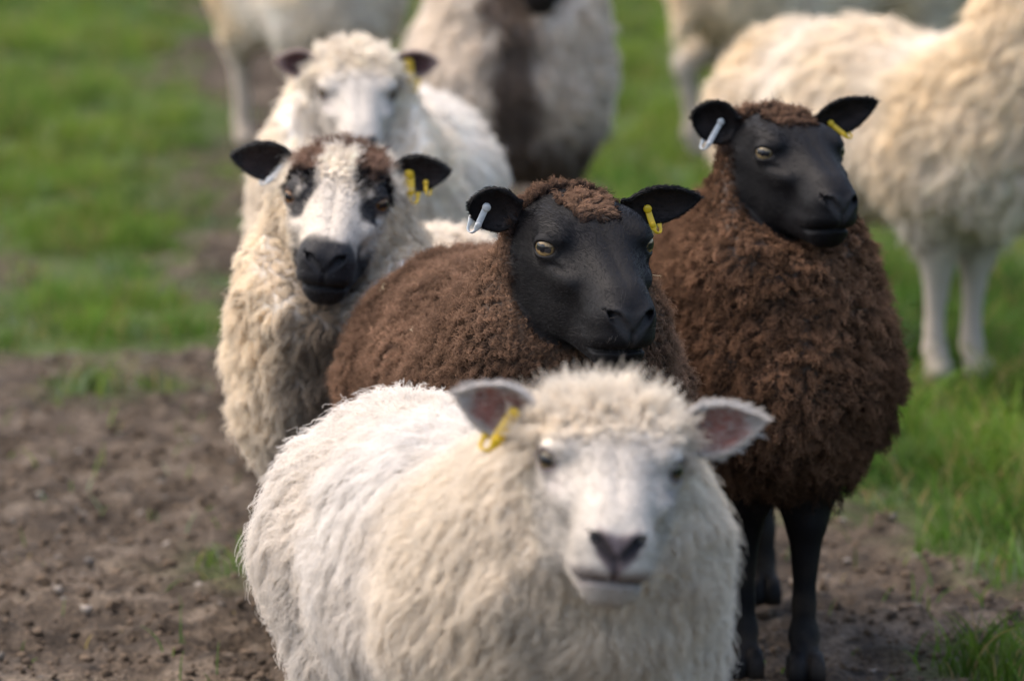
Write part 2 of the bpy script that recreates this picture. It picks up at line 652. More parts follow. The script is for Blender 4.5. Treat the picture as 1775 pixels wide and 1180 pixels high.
def head_sdf(H, woolly=0.0):
    """H: points in head units (metres of a standard head)"""
    A = H.copy()
    A[:, 1] = np.abs(A[:, 1])
    d = ell(A, (-0.022, 0, -0.017), (0.082, 0.066, 0.048))
    d = smin(d, cone(A, (0.015, 0, -0.030), (0.132, 0, -0.046), 0.057, 0.032), 0.035)
    d = smin(d, ell(A, (0.136, 0, -0.055), (0.037, 0.038, 0.037)), 0.02)
    d = smin(d, cone(A, (0.0, 0.012, -0.074), (0.136, 0.006, -0.092), 0.044, 0.0215), 0.025)
    d = smin(d, ell(A, (0.010, 0.034, -0.058), (0.060, 0.023, 0.048)), 0.026)
    d = smin(d, ell(A, (0.024, 0.047, 0.012), (0.036, 0.017, 0.015)), 0.022)
    d = smin(d, ell(A, (0.055, 0.043, -0.026), (0.040, 0.014, 0.013)), 0.022)
    # nasal bones: a flat-topped bridge
    d = smin(d, cone(A, (0.03, 0.014, 0.004), (0.125, 0.011, -0.024), 0.022, 0.013), 0.02)
    # lids, opening
    lid = np.sqrt(((A - EYE_C.astype(A.dtype)) ** 2).sum(1)) - (EYE_R + 0.0022)
    d = smin(d, lid, 0.009)
    q = A - (EYE_C + EYE_DIR * EYE_R).astype(A.dtype)
    qt, qu, qe = q @ EYE_T.astype(A.dtype), q @ EYE_U.astype(A.dtype), q @ EYE_DIR.astype(A.dtype)
    slit = np.sqrt((qt / 0.0150) ** 2 + ((qu + 0.0006 + 0.14 * qt) / 0.0082) ** 2 + (qe / 0.016) ** 2)
    d = smax(d, -(slit - 1) * 0.0075, 0.0025)
    # tear groove in front of the eye, crease below it
    g = np.exp(-(((A[:, 0] - 0.066) / 0.012) ** 2 + ((A[:, 2] + 0.017) / 0.004) ** 2 + ((A[:, 1] - 0.052) / 0.02) ** 2))
    d = d + 0.0035 * g
    # nostril wings and slits
    d = smin(d, ell(A, (0.154, 0.016, -0.037), (0.018, 0.012, 0.011)), 0.010)
    n1 = cone(A, (0.178, 0.005, -0.052), (0.168, 0.0190, -0.037), 0.0040, 0.0058)
    n1 = smin(n1, cone(A, (0.168, 0.0190, -0.037), (0.153, 0.0255, -0.034), 0.0052, 0.0032), 0.004)
    d = smax(d, -n1, 0.004)
    # split lip and mouth line
    gp = np.exp(-(A[:, 1] / 0.0026) ** 2) * sstep(-0.082, -0.072, A[:, 2]) * sstep(-0.046, -0.056, A[:, 2]) * sstep(0.14, 0.15, A[:, 0])
    d = d + 0.0042 * gp
    zm = -0.0770 - 0.011 * sstep(0.172, 0.13, A[:, 0])
    gm = np.exp(-((A[:, 2] - zm) / 0.0030) ** 2) * sstep(0.118, 0.136, A[:, 0])
    d = d + 0.0062 * gm
    # fuller upper lip
    d = d - 0.003 * np.exp(-((A[:, 2] - zm - 0.012) / 0.009) ** 2) * sstep(0.09, 0.13, A[:, 0])
    return d


class Sheep:
    pass


def make_sdf(s):
    """s: Sheep with pose; returns distance function of points local to the sheep's root"""
    hR = s.R.astype(f32)
    hO = s.head_pos.astype(f32)
    hs = f32(s.hs)
    bh, bl = s.fwd, s.left

    def bp(x, y, z):
        return bh * x * s.length + bl * y * s.girth + V3(0, 0, z * s.tall)
    g = s.girth
    tl = s.tall
    chest, midb, rump = bp(0, 0, .478), bp(-.27, 0, .475), bp(-.50, 0, .490)
    brisket = bp(s.brisket, 0, .43)
    nb = bp(s.neck_base, 0, .51)
    skull = hO + hR @ (V3(-0.035, 0, -0.022) * s.hs)
    jaw = hO + hR @ (V3(-0.035, 0, -0.055) * s.hs)
    nm = 0.5 * (nb + jaw) + bh * s.neck_fwd
    legs = []
    for sg in (-1, 1):
        dx = s.step * sg
        legs.append([(bp(0, sg * .095, .43), .085), (bp(.015, sg * s.stance * .085, .27), .042), (bp(.01 + dx, sg * s.stance * .078, .235), .033), (bp(0 + dx, sg * s.stance * .076, .11), .0165), (bp(.0 + dx, sg * s.stance * .076, .065), .0225), (bp(.015 + dx, sg * s.stance * .076, .035), .022)])
        legs.append([(bp(-.49, sg * .085, .45), .105), (bp(-.45, sg * .09, .33), .072), (bp(-.57 - dx, sg * s.stance * .088, .245), .032), (bp(-.545 - dx, sg * s.stance * .085, .11), .020), (bp(-.55 - dx, sg * s.stance * .085, .065), .023), (bp(-.535 - dx, sg * s.stance * .085, .035), .022)])
    feet = [bp(.025 + s.step * sg, sg * s.stance * .076, .016) for sg in (-1, 1)] + [bp(-.525 - s.step * sg, sg * s.stance * .085, .016) for sg in (-1, 1)]

    def f(P):
        P = np.ascontiguousarray(P, f32)
        # body
        if s.pear:
            d = cone(P, bp(0, 0, .435), bp(-.27, 0, .435), .150 * g, .172 * g)
            d = smin(d, cone(P, bp(-.27, 0, .435), bp(-.50, 0, .455), .172 * g, .155 * g), .06)
            d = smin(d, cone(P, bp(-.06, 0, .56), bp(-.5, 0, .54), .085 * g, .095 * g), .10)
        else:
            d = cone(P, chest, midb, .160 * g, .178 * g)
            d = smin(d, cone(P, midb, rump, .178 * g, .160 * g), .06)
        d = smin(d, cone(P, nb, brisket, (.115 if s.pear else .135) * g, .108 * g), .12)
        d = smin(d, cone(P, nb, nm, s.neck_low * g, s.neck_r), .12)
        d = smin(d, cone(P, nm, jaw, s.neck_r, s.neck_r * 0.76), .07)
        d = smin(d, cone(P, bp(-.60, 0, .50), bp(-.65, 0, .36), .035, .022), .03)
        near = np.nonzero(P[:, 2] < 0.62 * tl)[0]
        if len(near):
            Q = P[near]
            dl = np.full(len(Q), 9, f32)
            for L in legs:
                e = np.full(len(Q), 9, f32)
                for (a, ra), (b, rb) in zip(L[:-1], L[1:]):
                    e = smin(e, cone(Q, a, b, ra * s.leg, rb * s.leg), .02)
                dl = np.minimum(dl, e)
            d[near] = smin(d[near], dl, .07)
            for c in feet:
                h = smin(ell(Q, c + bl * .0125, (.031, .031, .030)), ell(Q, c - bl * .0125, (.031, .031, .030)), .003)
                side = np.abs((Q - c.astype(f32)) @ bl.astype(f32))
                h = np.maximum(h, side - f32(.027)) + f32(.006) * np.exp(-(side / f32(.004)) ** 2)
                d[near] = smin(d[near], smax(h, -(Q[:, 2] - .002), .004), .006)
        # lumpy fleece
        if s.lump > 0:
            m = np.abs(d) < 0.03
            w = sstep(.27, .33, P[m, 2] / tl)
            d[m] -= (s.lump * fbm(P[m].astype(float), s.lump_f, s.seed, 2) * w).astype(f32)
        # head
        Hd = ((P - hO) @ hR) / hs
        m = (Hd ** 2).sum(1) < 0.36 ** 2
        hd = np.sqrt((Hd ** 2).sum(1)) - 0.12
        hd[m] = head_sdf(Hd[m])
        hd *= hs
        # let the neck stop short of the face
        k = 0.045
        hr_ = np.sqrt((Hd ** 2).sum(1))
        face_cut = (Hd[:, 0] - (0.000 - 0.10 * (Hd[:, 2] + .05)) - 1.6 * np.maximum(hr_ - .11, 0)) * hs
        d = np.where(m, smax(d, face_cut.astype(f32), .04), d)
        d = smin(d, hd, k * 0.75)
        return d.astype(f32)
    return f


def to_head(s, P):
    return ((P - s.head_pos) @ s.R) / s.hs


def masks(s, P):
    """fleece weight and face weight of points local to the root"""
    H = to_head(s, P)
    r = np.linalg.norm(H - V3(.03, 0, -.03), axis=1)
    A = np.abs(H[:, 1])
    cut = s.face_cut
    xb = cut[0] + cut[1] * (-H[:, 2])
    wob = 0.008 * fbm(P, 40, s.seed + 3, 2)
    face = sstep(-s.soft, s.soft, H[:, 0] - xb + wob) * (r < 0.22)
    near = np.nonzero(r < 0.24)[0]
    hd = np.full(len(P), 1.0)
    hd[near] = head_sdf(H[near])
    face *= sstep(0.016, 0.006, hd)
    # topknot
    kx, kw, kz = s.knot
    knot = sstep(0.014, -0.014, H[:, 0] - kx + wob + 9 * np.maximum(A - kw, 0) * (A > kw)) * sstep(kz - .012, kz + .012, H[:, 2])
    if s.band is not None:
        b0, b1 = s.band
        knot *= 1 - sstep(b0 - .008, b0 + .006, H[:, 0]) * sstep(b1 + .008, b1 - .006, H[:, 0]) * (H[:, 2] > 0.0)
    face = np.clip(face - knot, 0, 1)
    z = P[:, 2] / s.tall
    bare = sstep(.315, .255, z + 0.012 * fbm(P, 30, s.seed + 5, 2))
    fleece = np.clip(1 - face, 0, 1) * (1 - bare)
    return fleece, face, bare, H


def sample_surface(V, Q, w, n, r):
    tri = np.concatenate([Q[:, [0, 1, 2]], Q[:, [0, 2, 3]]]) if Q.shape[1] == 4 else Q
    a, b, c = V[tri[:, 0]], V[tri[:, 1]], V[tri[:, 2]]
    area = np.linalg.norm(np.cross(b - a, c - a), axis=1) * w[tri].mean(1)
    cs = np.cumsum(area)
    i = np.searchsorted(cs, r.random(n) * cs[-1]).clip(0, len(tri) - 1)
    u, v = r.random(n), r.random(n)
    m = u + v > 1
    u[m], v[m] = 1 - u[m], 1 - v[m]
    return tri[i], np.stack([1 - u - v, u, v], 1)


def interp(A, tri, bc):
    return (A[tri] * bc[:, :, None]).sum(1)


def grow(V, Q, N, w, flow_fn, n, r, length=.03, thick=.0004, K=6, clump=.6, cell=.02, curl=0.0, turns=1.0, bend=.6, lay=.2, frizz=.1, jitter=.25, seed=0, vary=.35, len_fn=None, cell2=None):
    tri, bc = sample_surface(V, Q, w, n, r)
    P = interp(V, tri, bc)
    n_ = nrm(interp(N, tri, bc))
    fl = flow_fn(P)
    fl = fl - n_ * (fl * n_).sum(1)[:, None]
    fl = nrm(fl + 1e-6)
    cp, cd, cr = worley(P, cell, seed)
    ph = cr * 2 * np.pi
    L = length * (1 - vary + 2 * vary * hash3(np.floor(cr * 1e6).astype(np.int64), np.zeros(n, np.int64), np.zeros(n, np.int64), seed)) * (0.75 + 0.5 * r.random(n))
    L *= 1 - 0.35 * np.clip(cd / cell, 0, 1)
    if len_fn is not None:
        L = L * len_fn(P)
    # clump-wide random lean
    th = hash3(np.floor(cr * 1e6).astype(np.int64), np.ones(n, np.int64), np.zeros(n, np.int64), seed) * 2 * np.pi
    e1 = fl
    e2 = np.cross(n_, fl)
    lean = (e1 * np.cos(th)[:, None] + e2 * np.sin(th)[:, None]) * jitter
    lean = lean + r.standard_normal((n, 3)) * jitter * 0.35
    t = np.linspace(0, 1, K)
    tt = t[None, :, None]
    X = P[:, None] + L[:, None, None] * (n_[:, None] * (tt * (1 - lay) - 0.5 * bend * tt * tt) + fl[:, None] * (lay * tt + 0.5 * bend * tt * tt) + lean[:, None] * tt)
    gp = cp - n_ * ((cp - P) * n_).sum(1)[:, None]
    X = X - ((P - gp)[:, None]) * (clump * tt ** 1.3)
    if cell2 is not None:
        cp2, cd2, cr2 = worley(P, cell2, seed + 40)
        gp2 = cp2 - n_ * ((cp2 - P) * n_).sum(1)[:, None]
        X = X - ((P - gp2)[:, None]) * (0.45 * clump * tt ** 1.6)
    if curl > 0:
        a = 2 * np.pi * turns * tt + (ph + 0.7 * r.standard_normal(n))[:, None, None]
        cu = curl * (0.6 + 0.8 * r.random(n))[:, None, None] * np.minimum(tt * 2.0, 1)
        X = X + cu * (e1[:, None] * np.cos(a) + e2[:, None] * np.sin(a)) + cu * 0.5 * n_[:, None] * np.sin(a * 1.3)
    if frizz > 0:
        X = X + r.standard_normal((n, K, 3)) * (frizz * L)[:, None, None] * tt * 0.3
    R = thick * (0.7 + 0.6 * r.random(n))[:, None] * (1 - 0.6 * t ** 2)[None]
    return X, R, P, cr, n_


# ears: a cupped leaf with thickness
def ear_mesh(base, d, nrm_, L, W, cup0, cup1, blunt=3.0):
    d = nrm(d)
    nn = nrm_ - d * (nrm_ @ d)
    nn = nrm(nn)
    ac = np.cross(nn, d)        # across
    nu, nv = 26, 17
    u = np.linspace(-0.12, 1, nu)
    v = np.linspace(-1, 1, nv)
    uu = np.clip(u, 0, 1)
    prof = (0.42 + 0.58 * np.sin(np.pi * np.clip(uu * 0.95 + 0.02, 0, 1) ** 0.82) ** 0.9) * np.sqrt(np.clip(1 - (uu ** blunt), 0, 1)) + 0.001
    w = W * 0.5 * prof
    al = np.radians(cup0 + (cup1 - cup0) * np.sqrt(uu))
    S = np.zeros((nu, nv, 3))
    for i in range(nu):
        a = al[i] * v * 0.5 * 1.0
        r_ = w[i] / max(np.sin(min(al[i] * 0.5, 1.4)), 0.05)
        side = r_ * np.sin(a)
        depth = r_ * (np.cos(a) - np.cos(al[i] * .5)) * -1
        S[i] = base + d * (L * u[i]) + ac * side[:, None] + nn * (depth - 0.10 * L * (u[i] ** 2))[:, None]
    # normals
    du = np.gradient(S, axis=0)
    dv = np.gradient(S, axis=1)
    Nn = nrm(np.cross(du, dv))
    if (Nn.mean((0, 1)) @ nn) < 0:
        Nn = -Nn
    th = 0.0022 * (1 - 0.4 * np.abs(v))[None, :, None] * np.ones((nu, 1, 1))
    In = S + Nn * th
    Out = S - Nn * th
    Vv = np.concatenate([In.reshape(-1, 3), Out.reshape(-1, 3)])
    F = []
    n0 = nu * nv
    for i in range(nu - 1):
        for j in range(nv - 1):
            a, b, c, e = i * nv + j, i * nv + j + 1, (i + 1) * nv + j + 1, (i + 1) * nv + j
            F.append((a, b, c, e))
            F.append((n0 + a, n0 + e, n0 + c, n0 + b))
    for i in range(nu - 1):
        for j in (0, nv - 1):
            a, b = i * nv + j, (i + 1) * nv + j
            F.append((a, b, n0 + b, n0 + a) if j == 0 else (b, a, n0 + a, n0 + b))
    for j in range(nv - 1):
        for i in (0, nu - 1):
            a, b = i * nv + j, i * nv + j + 1
            F.append((b, a, n0 + a, n0 + b) if i == 0 else (a, b, n0 + b, n0 + a))
    F = np.array(F)
    inside = np.concatenate([np.ones(n0), np.zeros(n0)])
    U = np.tile(np.repeat(u, nv), 2)
    Vp = np.tile(np.tile(v, nu), 2)
    # make the winding agree with outward normals
    fn = np.cross(Vv[F[:, 2]] - Vv[F[:, 0]], Vv[F[:, 3]] - Vv[F[:, 1]])
    chk = (fn[0] @ Nn[0, 0])
    if chk < 0:
        F = F[:, ::-1]
    return Vv, F, inside, U, Vp, S, Nn, nn, d, ac


def ribbon(path, side, width, thick):
    """flat strap swept along a path; width(k), constant thickness"""
    path = np.asarray(path, float)
    n = len(path)
    tan = nrm(np.gradient(path, axis=0))
    V, F = [], []
    for k in range(n):
        s_ = nrm(side - tan[k] * (side @ tan[k]))
        up_ = np.cross(tan[k], s_)
        w = width[k] * .5
        h = thick * .5
        b = min(w, h) * 0.5
        for (x, y) in ((-w, -h + b), (-w, h - b), (-w + b, h), (w - b, h), (w, h - b), (w, -h + b), (w - b, -h), (-w + b, -h)):
            V.append(path[k] + s_ * x + up_ * y)
    for k in range(n - 1):
        for j in range(8):
            a, b_ = k * 8 + j, k * 8 + (j + 1) % 8
            F.append((a, b_, b_ + 8, a + 8))
    F.append(tuple(range(7, -1, -1)))
    F.append(tuple((n - 1) * 8 + j for j in range(8)))
    return np.array(V), F


def disc(c, axis, r, h, seg=16):
    axis = nrm(axis)
    e1 = nrm(np.cross(axis, V3(.3, .5, .81)))
    e2 = np.cross(axis, e1)
    V, F = [], []
    for (rr, hh) in ((0.9, -h * .5), (1, -h * .3), (1, h * .3), (0.82, h * .5), (0.3, h * .55)):
        for k in range(seg):
            a = 2 * np.pi * k / seg
            V.append(c + axis * hh + (e1 * np.cos(a) + e2 * np.sin(a)) * r * rr)
    for k in range(4):
        for j in range(seg):
            a, b = k * seg + j, k * seg + (j + 1) % seg
            F.append((a, b, b + seg, a + seg))
    F.append(tuple(range(seg - 1, -1, -1)))
    F.append(tuple(4 * seg + j for j in range(seg)))
    return np.array(V), F


def merge(parts):
    V, F, o = [], [], 0
    for v, f in parts:
        V.append(v)
        F += [tuple(i + o for i in q) for q in f]
        o += len(v)
    return np.concatenate(V), F


def loop_tag(ear, u0, v0, v1, mat, parent, size=1.0, slant=0.0, hook=1.0, wide=1.0, name='ear_tag'):
    """strap tag: button on the inner face, strap down over the lower rim, round it and up behind"""
    S, Nn = ear['S'], ear['N']
    nu, nv = S.shape[:2]

    def at(u, v):
        fu = np.clip((u + .12) / 1.12, 0, 1) * (nu - 1)
        fv = np.clip((v + 1) / 2, 0, 1) * (nv - 1)
        i, j = int(round(fu)), int(round(fv))
        return S[i, j], Nn[i, j]
    p0, n0 = at(u0, v0)
    p1, n1 = at(u0 + slant, v1)
    n1 = n0
    out = nrm(p1 - p0)
    side = nrm(np.cross(out, n0))
    m = 0.00088 * size
    a = p0 + n0 * 5 * m
    b = p1 + n0 * 5 * m
    pts = [a - out * 4 * m, a, a + (b - a) * .33, a + (b - a) * .66, b, b + out * 4 * m + n0 * 0.5 * m]
    R = 5.0 * m
    tip = nrm(S[-1, nv // 2] - S[0, nv // 2])
    hk = -n0 * .55 + hook * tip * .85
    hk = nrm(hk - out * (hk @ out))
    c = b + out * 5 * m + hk * R
    for k in range(1, 9):
        an = np.pi * k / 8
        pts.append(c - hk * R * np.cos(an) + out * (R * 1.2) * np.sin(an))
    end = c + hk * R
    pts += [end - out * 5 * m, end - out * 10 * m - n0 * 3 * m]
    w = [6 * m, 7.5 * m, 7.5 * m, 7.5 * m, 7.5 * m, 6.5 * m] + [3.4 * m] * 8 + [6 * m, 6.5 * m]
    w = [x * wide for x in w[:5]] + w[5:]
    parts = [ribbon(pts, side, w, 1.5 * m), disc(a + n0 * 1.2 * m, n0, 5.0 * m, 4.5 * m), disc(b + n0 * 1.0 * m, n0, 3.8 * m, 3.2 * m)]
    Vt, Ft = merge(parts)
    return mesh_obj(name, Vt, Ft, mat, parent)


SHEEP = []


def build_sheep(label, root, heading, head, ypr, hs=1.0, tall=1.0, girth=1.0, length=1.0, leg=1.0, neck_r=.105, neck_fwd=0.03, lump=.006, lump_f=22.0, step=0.02, seed=1,
                face_cut=(-.035, .35), knot=(.01, .045, .02), band=None, color=None, fleece=(), face_hair=None, leg_hair=None, ears=(), fine=.003, coarse=.018, iris=(.42, .27, .06), group='sheep of the flock', soft=.012, stance=1.0, crown=1.0, brisket=.06, shag=0.4, neck_base=.03, neck_low=.14, pear=False, tint=1.0, extras=None):
    t0 = time.time()
    s = Sheep()
    root = V3(root[0], root[1], 0)
    a = math.radians(heading)
    s.fwd = V3(math.sin(a), -math.cos(a), 0)
    s.left = V3(math.cos(a), math.sin(a), 0)
    s.R = head_rot(*ypr)
    s.head_pos = np.asarray(head, float) - root
    s.hs, s.tall, s.girth, s.length, s.leg = hs, tall, girth, length, leg
    s.neck_r, s.neck_fwd, s.lump, s.lump_f, s.step, s.seed = neck_r, neck_fwd, lump, lump_f, step, seed
    s.face_cut, s.knot, s.band, s.soft, s.stance, s.brisket, s.neck_base, s.neck_low, s.pear = face_cut, knot, band, soft, stance, brisket, neck_base, neck_low, pear
    f = make_sdf(s)
    # bounds
    c0, c1 = s.fwd * .28 * length, -s.fwd * .78 * length
    pts = np.array([c0, c1, s.head_pos])
    lo, hi = pts.min(0) - .30 * max(girth, 1), pts.max(0) + .30 * max(girth, 1)
    lo[2], hi[2] = -0.01, max(.75 * tall, s.head_pos[2] + .13)
    hc = s.head_pos + s.R @ (V3(.045, 0, -.03) * hs)
    rr = .155 * hs
    axs = [axis_coords(lo[k], hi[k], hc[k] - rr, hc[k] + rr, coarse, fine) for k in range(3)]
    V, Q = isosurface(f, *axs, polish=2 if fine < .0035 else 1)
    N = vert_normals(V, Q)
    fle, fac, bare, H = masks(s, V)
    colr = color(s, V, H, fle, fac, bare)
    e = bpy.data.objects.new('sheep', None)
    e.empty_display_size = 0.2
    link(e)
    e.location = root
    e['label'] = label
    e['category'] = 'sheep'
    e['group'] = group
    mesh_obj('body', V, Q, M_BODY, e, col=colr)
    # eyes
    for sg in (-1, 1):
        M = V3(1, sg, 1)
        nu, nv = 28, 40
        th = np.linspace(0, np.pi, nu)
        ph = np.linspace(0, 2 * np.pi, nv, endpoint=False)
        TH, PH = np.meshgrid(th, ph, indexing='ij')
        D = EYE_DIR[None, None] * np.cos(TH)[..., None] + (EYE_T[None, None] * np.cos(PH)[..., None] + EYE_U[None, None] * np.sin(PH)[..., None]) * np.sin(TH)[..., None]
        rad = EYE_R * (1 + .05 * np.exp(-(TH / .55) ** 2))
        E = (EYE_C + D * rad[..., None]).reshape(-1, 3)
        q = D.reshape(-1, 3)
        qt, qu = q @ EYE_T, q @ EYE_U
        ang = TH.ravel()
        ic = np.array(iris)[None] * (0.75 + 0.5 * rng.random((len(E), 1))) * (1 - 0.35 * sstep(.45, .62, ang))[:, None]
        pupil = (np.abs(qt) < .60) & (np.abs(qu) < .25 - .10 * np.abs(qt))
        cc = np.where((ang < .80)[:, None], ic, V3(.05, .035, .025)[None])
        cc = np.where(pupil[:, None], V3(.006, .007, .010)[None], cc)
        i = (np.arange(nu - 1)[:, None] * nv + np.arange(nv)[None]).ravel()
        j = (np.arange(nu - 1)[:, None] * nv + (np.arange(nv)[None] + 1) % nv).ravel()
        Fq = np.stack([i, i + nv, j + nv, j], 1)
        if sg < 0:
            Fq = Fq[:, ::-1]
        W = s.head_pos + ((E * M) * hs) @ s.R.T
        mesh_obj('eye', W, Fq, M_EYE, e, col=cc)
    # ears
    ear_strands = []
    for er in ears:
        base = s.head_pos + s.R @ (V3(*er['base']) * hs)
        Vv, F, ins, U, Vp, S, Nn, nn, d, ac = ear_mesh(base, V3(*er['dir']), V3(*er['open']), er['L'], er['W'], er.get('cup0', 150), er.get('cup1', 70), er.get('blunt', 3.2))
        ec = np.where(ins[:, None] > .5, V3(*er['inner'])[None], V3(*er['outer'])[None])
        mot = 1 + .45 * fbm(Vv, 90, seed + 8, 2)[:, None] * ins[:, None]
        ec = ec * mot
        rim = sstep(.70, .96, np.maximum(np.abs(Vp), U))[:, None]
        ec = ec * (1 - rim * ins[:, None]) + V3(*er['outer']) * rim * ins[:, None]
        eo = mesh_obj('ear', Vv, F, M_BODY, e, col=ec)
        info = dict(S=S, N=Nn)
        for tg in er.get('tags', ()):
            loop_tag(info, *tg[:3], {'yellow': M_YELLOW, 'grey': M_GREY}[tg[3]], eo, size=tg[4], slant=tg[5] if len(tg) > 5 else 0, wide=tg[6] if len(tg) > 6 else 1.0)
        # short hair on the ear
        if er.get('hairs', 0):
            NN = np.concatenate([Nn.reshape(-1, 3), -Nn.reshape(-1, 3)])
            w = np.where(ins > .5, er.get('in_w', .5), 1.0) + 2.0 * rim[:, 0]
            X, R, P0, cr, n_ = grow(Vv, F, NN, w, lambda p: np.tile(d, (len(p), 1)), er['hairs'], rng, length=er.get('hl', .006), thick=.00022, K=4, clump=.2, cell=.006, bend=.5, lay=.45, jitter=.25, seed=seed)
            # hair colour: nearest surface side
            far = np.linalg.norm(P0 - base, axis=1)
            hc_ = np.where(((n_ @ nn) > 0)[:, None], V3(*er.get('in_hair', er['outer']))[None], V3(*er['outer'])[None])
            ear_strands.append((X, R, hc_ * (.75 + .5 * rng.random((len(X), 1)))))
    # coat
    toc = nrm(CAM - root - V)
    eye_d = np.linalg.norm(np.stack([H[:, 0], np.abs(H[:, 1]), H[:, 2]], 1) - (EYE_C + EYE_DIR * EYE_R), axis=1)
    fle = fle * sstep(.020, .028, eye_d)
    facing = (N * toc).sum(1)
    vis = 0.30 + 0.70 * sstep(-.35, -.05, facing)
    back = -s.fwd
    down = V3(0, 0, -1)

    def body_flow(p):
        return down * 0.8 + back * 0.45 + 0.35 * np.stack([vnoise(p, 9, seed + 60 + k) for k in range(3)], 1)

    def face_flow(p):
        h = to_head(s, p)
        fl = np.tile(-s.R[:, 0], (len(p), 1)) + (s.R[:, 1][None] * (np.sign(h[:, 1]) * np.minimum(np.abs(h[:, 1]) * 12, .7))[:, None]) - s.R[:, 2][None] * (0.3 * (h[:, 2] < -.03))[:, None]
        return fl
    def near_face(p):
        h = to_head(s, p)
        t = face_cut[0] + face_cut[1] * (-h[:, 2]) - h[:, 0]
        r = np.linalg.norm(h, axis=1)
        k = .16 + .84 * sstep(-.015, .095, t)
        k = np.where(h[:, 2] > .005, k * crown, k)
        return np.where(r < .24, k + (1 - k) * sstep(.12, .22, r), 1.0)

    def knot_len(p):
        h = to_head(s, p)
        return .14 + .86 * sstep(knot[0] + .004, knot[0] - .060, h[:, 0])
    groups = {}
    for ly in fleece:
        ly = dict(ly)
        mat = ly.pop('mat')
        nme = ly.pop('name', 'fleece')
        n = ly.pop('n')
        region = ly.pop('region', None)
        ltint = np.asarray(ly.pop('tint', 1.0))
        var = ly.pop('cvar', .25)
        cfun = ly.pop('cfun', None)
        w = fle * vis
        if region is not None:
            w = w * region(s, V, H)
        ff = ly.pop('flow', body_flow)
        if ff == 'face':
            ff = face_flow
        X, R, P0, cr, n_ = grow(V, Q, N, w, ff, n, rng, seed=seed, len_fn=knot_len if nme == 'topknot' else near_face, **ly)
        f2, a2, b2, H2 = masks(s, P0)
        c = (cfun or color)(s, P0, H2, f2, a2, b2) * ltint * tint
        c = c * (1 - var + 2 * var * cr)[:, None] * (.85 + .3 * rng.random((len(c), 1)))
        groups.setdefault((nme, mat.name, X.shape[1]), []).append((X, R, c, mat))
    if face_hair:
        fh = dict(face_hair)
        mat = fh.pop('mat')
        n = fh.pop('n')
        w = np.clip(fac + 0.6 * bare, 0, 1) * vis
        # keep lids, nostrils and lips clear
        A = np.abs(H[:, 1])
        el = np.linalg.norm(np.stack([H[:, 0], A, H[:, 2]], 1) - (EYE_C + EYE_DIR * EYE_R), axis=1)
        w = w * sstep(.014, .020, el)
        nose = sstep(.155, .168, H[:, 0]) * sstep(-.085, -.07, H[:, 2])
        w = w * (1 - .9 * nose)

        def flen(p):
            h = to_head(s, p)
            t = h[:, 0] - (face_cut[0] + face_cut[1] * (-h[:, 2]))
            return 0.45 + 0.9 * sstep(.13, .0, h[:, 0]) + shag * sstep(.045, .0, t) * sstep(.02, .05, np.linalg.norm(np.stack([h[:, 0], np.abs(h[:, 1]), h[:, 2]], 1) - (EYE_C + EYE_DIR * EYE_R), axis=1))
        X, R, P0, cr, n_ = grow(V, Q, N, w, face_flow, n, rng, seed=seed, len_fn=flen, **fh)
        f2, a2, b2, H2 = masks(s, P0)
        c = color(s, P0, H2, f2, a2, b2)
        c = c * (.55 + 1.1 * rng.random((len(c), 1)) ** 1.6)
        groups.setdefault(('face_hair', mat.name, X.shape[1]), []).append((X, R, c, mat))
        for (X, R, c) in ear_strands:
            groups.setdefault(('ear_hair', mat.name, X.shape[1]), []).append((X, R, c, mat))
    for (nme, _, k), lst in groups.items():
        curves_obj(nme, np.concatenate([l[0] for l in lst]), np.concatenate([l[1] for l in lst]), np.clip(np.concatenate([l[2] for l in lst]), 0, .95), lst[0][3], e)
    r2 = np.random.default_rng(seed + 500)
    if extras and extras.get('whiskers'):
        w = fac * sstep(.12, .15, H[:, 0]) * (1 - nosepad(H))
        X, R, P0, cr, n_ = grow(V, Q, N, w, lambda p: np.tile(-s.R[:, 0], (len(p), 1)), extras['whiskers'], r2, length=.020, thick=.00007, K=5, clump=0, cell=.02, bend=.4, lay=.1, jitter=.35, frizz=.05)
        curves_obj('whiskers', X, R, np.tile(V3(*extras['whisker_col']), (len(X), 1)), M_SHORT, e)
    if extras and extras.get('straw'):
        w = fle * (facing > .25) * not_head(s, V, H) * (V[:, 2] > .45 * tall)
        X, R, P0, cr, n_ = grow(V, Q, N, w, body_flow, extras['straw'], r2, length=.022, thick=.00035, K=6, clump=0, cell=.03, bend=.9, lay=.55, jitter=.9, curl=.004, turns=.7, frizz=.05)
        X = X + n_[:, None] * .016
        curves_obj('straw', X, R, np.tile(V3(.55, .46, .28), (len(X), 1)), M_SHORT, e)
    print('sheep', len(V), round(time.time() - t0, 1))
    return s


# ---- colourings (base colour of skin and wool by place on the animal)
def mixc(a, b, t):
    return a * (1 - t[:, None]) + b * t[:, None]


def nosepad(H):
    """bare dark leather between the nostrils and down the split lip"""
    A = np.abs(H[:, 1])
    hw = .005 + .016 * sstep(-.068, -.046, H[:, 2])
    return sstep(.146, .156, H[:, 0]) * sstep(hw + .003, hw - .003, A) * sstep(-.082, -.074, H[:, 2]) * sstep(-.026, -.034, H[:, 2] - .25 * A)


def lips(H):
    zm = -0.0770 - 0.011 * sstep(0.172, 0.13, H[:, 0])
    return np.exp(-((H[:, 2] - zm - .002) / .010) ** 2) * sstep(.115, .14, H[:, 0])


